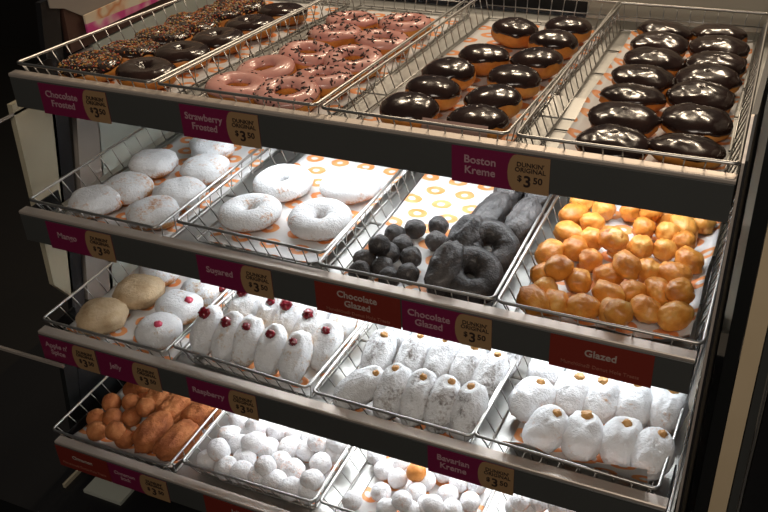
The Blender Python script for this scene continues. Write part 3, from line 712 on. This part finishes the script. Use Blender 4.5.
def tag(s, x0, x1, xp, words, kind, label, caption=None, size=.0165):
    """a card on the fascia from x0 to x1; from xp on the tan price patch"""
    H = .056; zc = DLZ[s] - .007 - FH / 2 - .002
    o = thing('price_tag', label, 'price tag', 'price tags on the shelf fronts')
    o.location = (x0, Y0[s] + DLY[s] - .0002, Z0[s] + ZW + zc)
    w = x1 - x0; pw = (xp - x0) if xp else w
    mb = MB(); mb.box(0, w, -.0012, 0, -H / 2, H / 2); part('card', mb, M['tag_' + kind], o)
    nl = words.count('\n')
    letter('lettering', words, size, pw * .5 if not caption else w * .5, .002 if not caption else (.008 if nl == 0 else .006), M['ink_pink'] if kind == 'magenta' else M['ink_grey'], o, maxw=pw * .80 if not caption else w * .6)
    if caption: letter('caption', caption, .0085, w * .5, -.0185 if nl else -.0145, M['ink_faint'], o, .008, maxw=w * .92)
    if xp:
        mb = MB(); r = H / 2; pts = [(w, -r), (w, r)]; bul = .010
        for i in range(9):
            a = PI / 2 + PI * i / 8; pts.append((pw + bul + bul * 1.0 * math.cos(a) * 1.2, r * math.sin(a)))
        n = len(pts)
        mb.add([(x, -.0018, z) for x, z in pts] + [(x, -.0010, z) for x, z in pts], [tuple(range(n)), tuple(range(2 * n - 1, n - 1, -1))] + [(i, i + n, (i + 1) % n + n, (i + 1) % n) for i in range(n)])
        part('price_patch', mb, M['tag_tan'], o)
        px = pw + (w - pw) * .53; pwid = (w - pw) * .82
        letter('size_lettering', "DUNKIN'\nORIGINAL", .0095, px, .0105, M['ink_dark'], o, .012, .85, pwid, -.0024)
        letter('price_lettering', '$', .0125, px - pwid * .31, -.0075, M['ink_dark'], o, .02, 1, None, -.0024)
        letter('price_lettering', '3', .024, px - pwid * .08, -.0105, M['ink_dark'], o, .02, 1, None, -.0024)
        letter('price_lettering', '50', .0135, px + pwid * .24, -.0075, M['ink_dark'], o, .02, 1, None, -.0024)
tag(0, .0580, .2030, .153, 'Chocolate\nFrosted', 'magenta', 'magenta price tag reading Chocolate Frosted at the left of the top shelf front')
tag(0, .3496, .4955, .438, 'Strawberry\nFrosted', 'magenta', 'magenta price tag reading Strawberry Frosted on the top shelf front')
tag(0, .8118, .9535, .896, 'Boston\nKreme', 'magenta', 'magenta price tag reading Boston Kreme on the top shelf front')
tag(1, .0546, .2015, .143, 'Mango', 'magenta', 'magenta price tag reading Mango at the left of the second shelf front')
tag(1, .3794, .5237, .466, 'Sugared', 'magenta', 'magenta price tag reading Sugared below the white ring donuts')
tag(1, .6032, .7505, None, 'Chocolate\nGlazed', 'red', 'red tag reading Chocolate Glazed with a small caption, below the black donut holes', 'Munchkins\u00ae Donut Hole Treats')
tag(1, .7530, .8964, .841, 'Chocolate\nGlazed', 'magenta', 'magenta price tag reading Chocolate Glazed beside the red one')
tag(1, .9835, 1.1288, None, 'Glazed', 'red', 'red tag reading Glazed below the golden donut holes', 'Munchkins\u00ae Donut Hole Treats', .0165)
tag(2, -.006, .1302, .074, "Apple n'\nSpice", 'magenta', "magenta price tag reading Apple n' Spice at the left end of the third shelf front")
tag(2, .1330, .2755, .216, 'Jelly', 'magenta', 'magenta price tag reading Jelly on the third shelf front')
tag(2, .3382, .4834, .427, 'Raspberry', 'magenta', 'magenta price tag reading Raspberry below the red jelly donuts')
tag(2, .8054, .9499, .893, 'Bavarian\nKreme', 'magenta', 'magenta price tag reading Bavarian Kreme below the custard tipped donuts')
tag(3, -.006, .1265, None, 'Cinnamon', 'red', 'red tag reading Cinnamon at the left end of the bottom shelf front', 'Munchkins\u00ae Donut Hole Treats', .0125)
tag(3, .128, .271, .206, 'Cinnamon\nStick', 'magenta', 'magenta price tag on the bottom shelf front below the cinnamon sticks', None, .0125)
tag(3, .3575, .502, None, 'Jelly', 'red', 'red tag on the bottom shelf front below the heaped powdered donut holes', 'Munchkins\u00ae Donut Hole Treats', .0145)

# ------------------------------------------------------------------ lights
def area(name, loc, target, w, h, e, col):
    l = bpy.data.lights.new(name, 'AREA'); l.shape = 'RECTANGLE'; l.size = w; l.size_y = h; l.energy = e; l.color = col
    o = bpy.data.objects.new(name, l); COL.objects.link(o); o.location = loc
    d = Vector(target) - Vector(loc); o.rotation_euler = d.to_track_quat('-Z', 'Y').to_euler(); return o
LED = [(0, 2.25), (1, 3.5), (2, 3.7)]
for s, e in LED:
    zl = Z0[s] + ZW - TH - .030 + (math.tan(CASE['T0']) * .26 if s == 0 else 0)
    area('tier_strip_light', (.70, Y0[s] + .26, zl), (.70, Y0[s] + .20, zl - 1), .84, .075, e, (.93, .97, 1.))
WARM = (1., .80, .58)
for i, (x, y) in enumerate([(-.1, 1.6), (.7, 1.5), (1.3, 1.8), (.3, 2.4), (1.0, 2.5)]):
    area('ceiling_panel_light', (x, y, 2.75), (x, y - .4, 1.), .2, .2, 10., WARM)
area('ceiling_panel_light', (1.5, -2.1, 2.75), (.8, 0, .8), 1.2, .6, 24, (1., .86, .72))
w = bpy.data.worlds.new('room_air'); S.world = w; w.use_nodes = True
w.node_tree.nodes['Background'].inputs[0].default_value = (.9, .85, .8, 1); w.node_tree.nodes['Background'].inputs[1].default_value = .045

# ------------------------------------------------------------------ camera and look
cam = bpy.data.cameras.new('camera'); co = bpy.data.objects.new('camera', cam); COL.objects.link(co)
cam.sensor_width = 36.; cam.lens = 42.6406; cam.clip_start = .02
co.location = (1.2258, -1.0990, .5268 + ZW); co.rotation_euler = (1.00919, .04378, .42509)
S.camera = co
S.view_settings.view_transform = 'Standard'; S.view_settings.look = 'None'
S.view_settings.exposure = 0.; S.view_settings.gamma = 1.
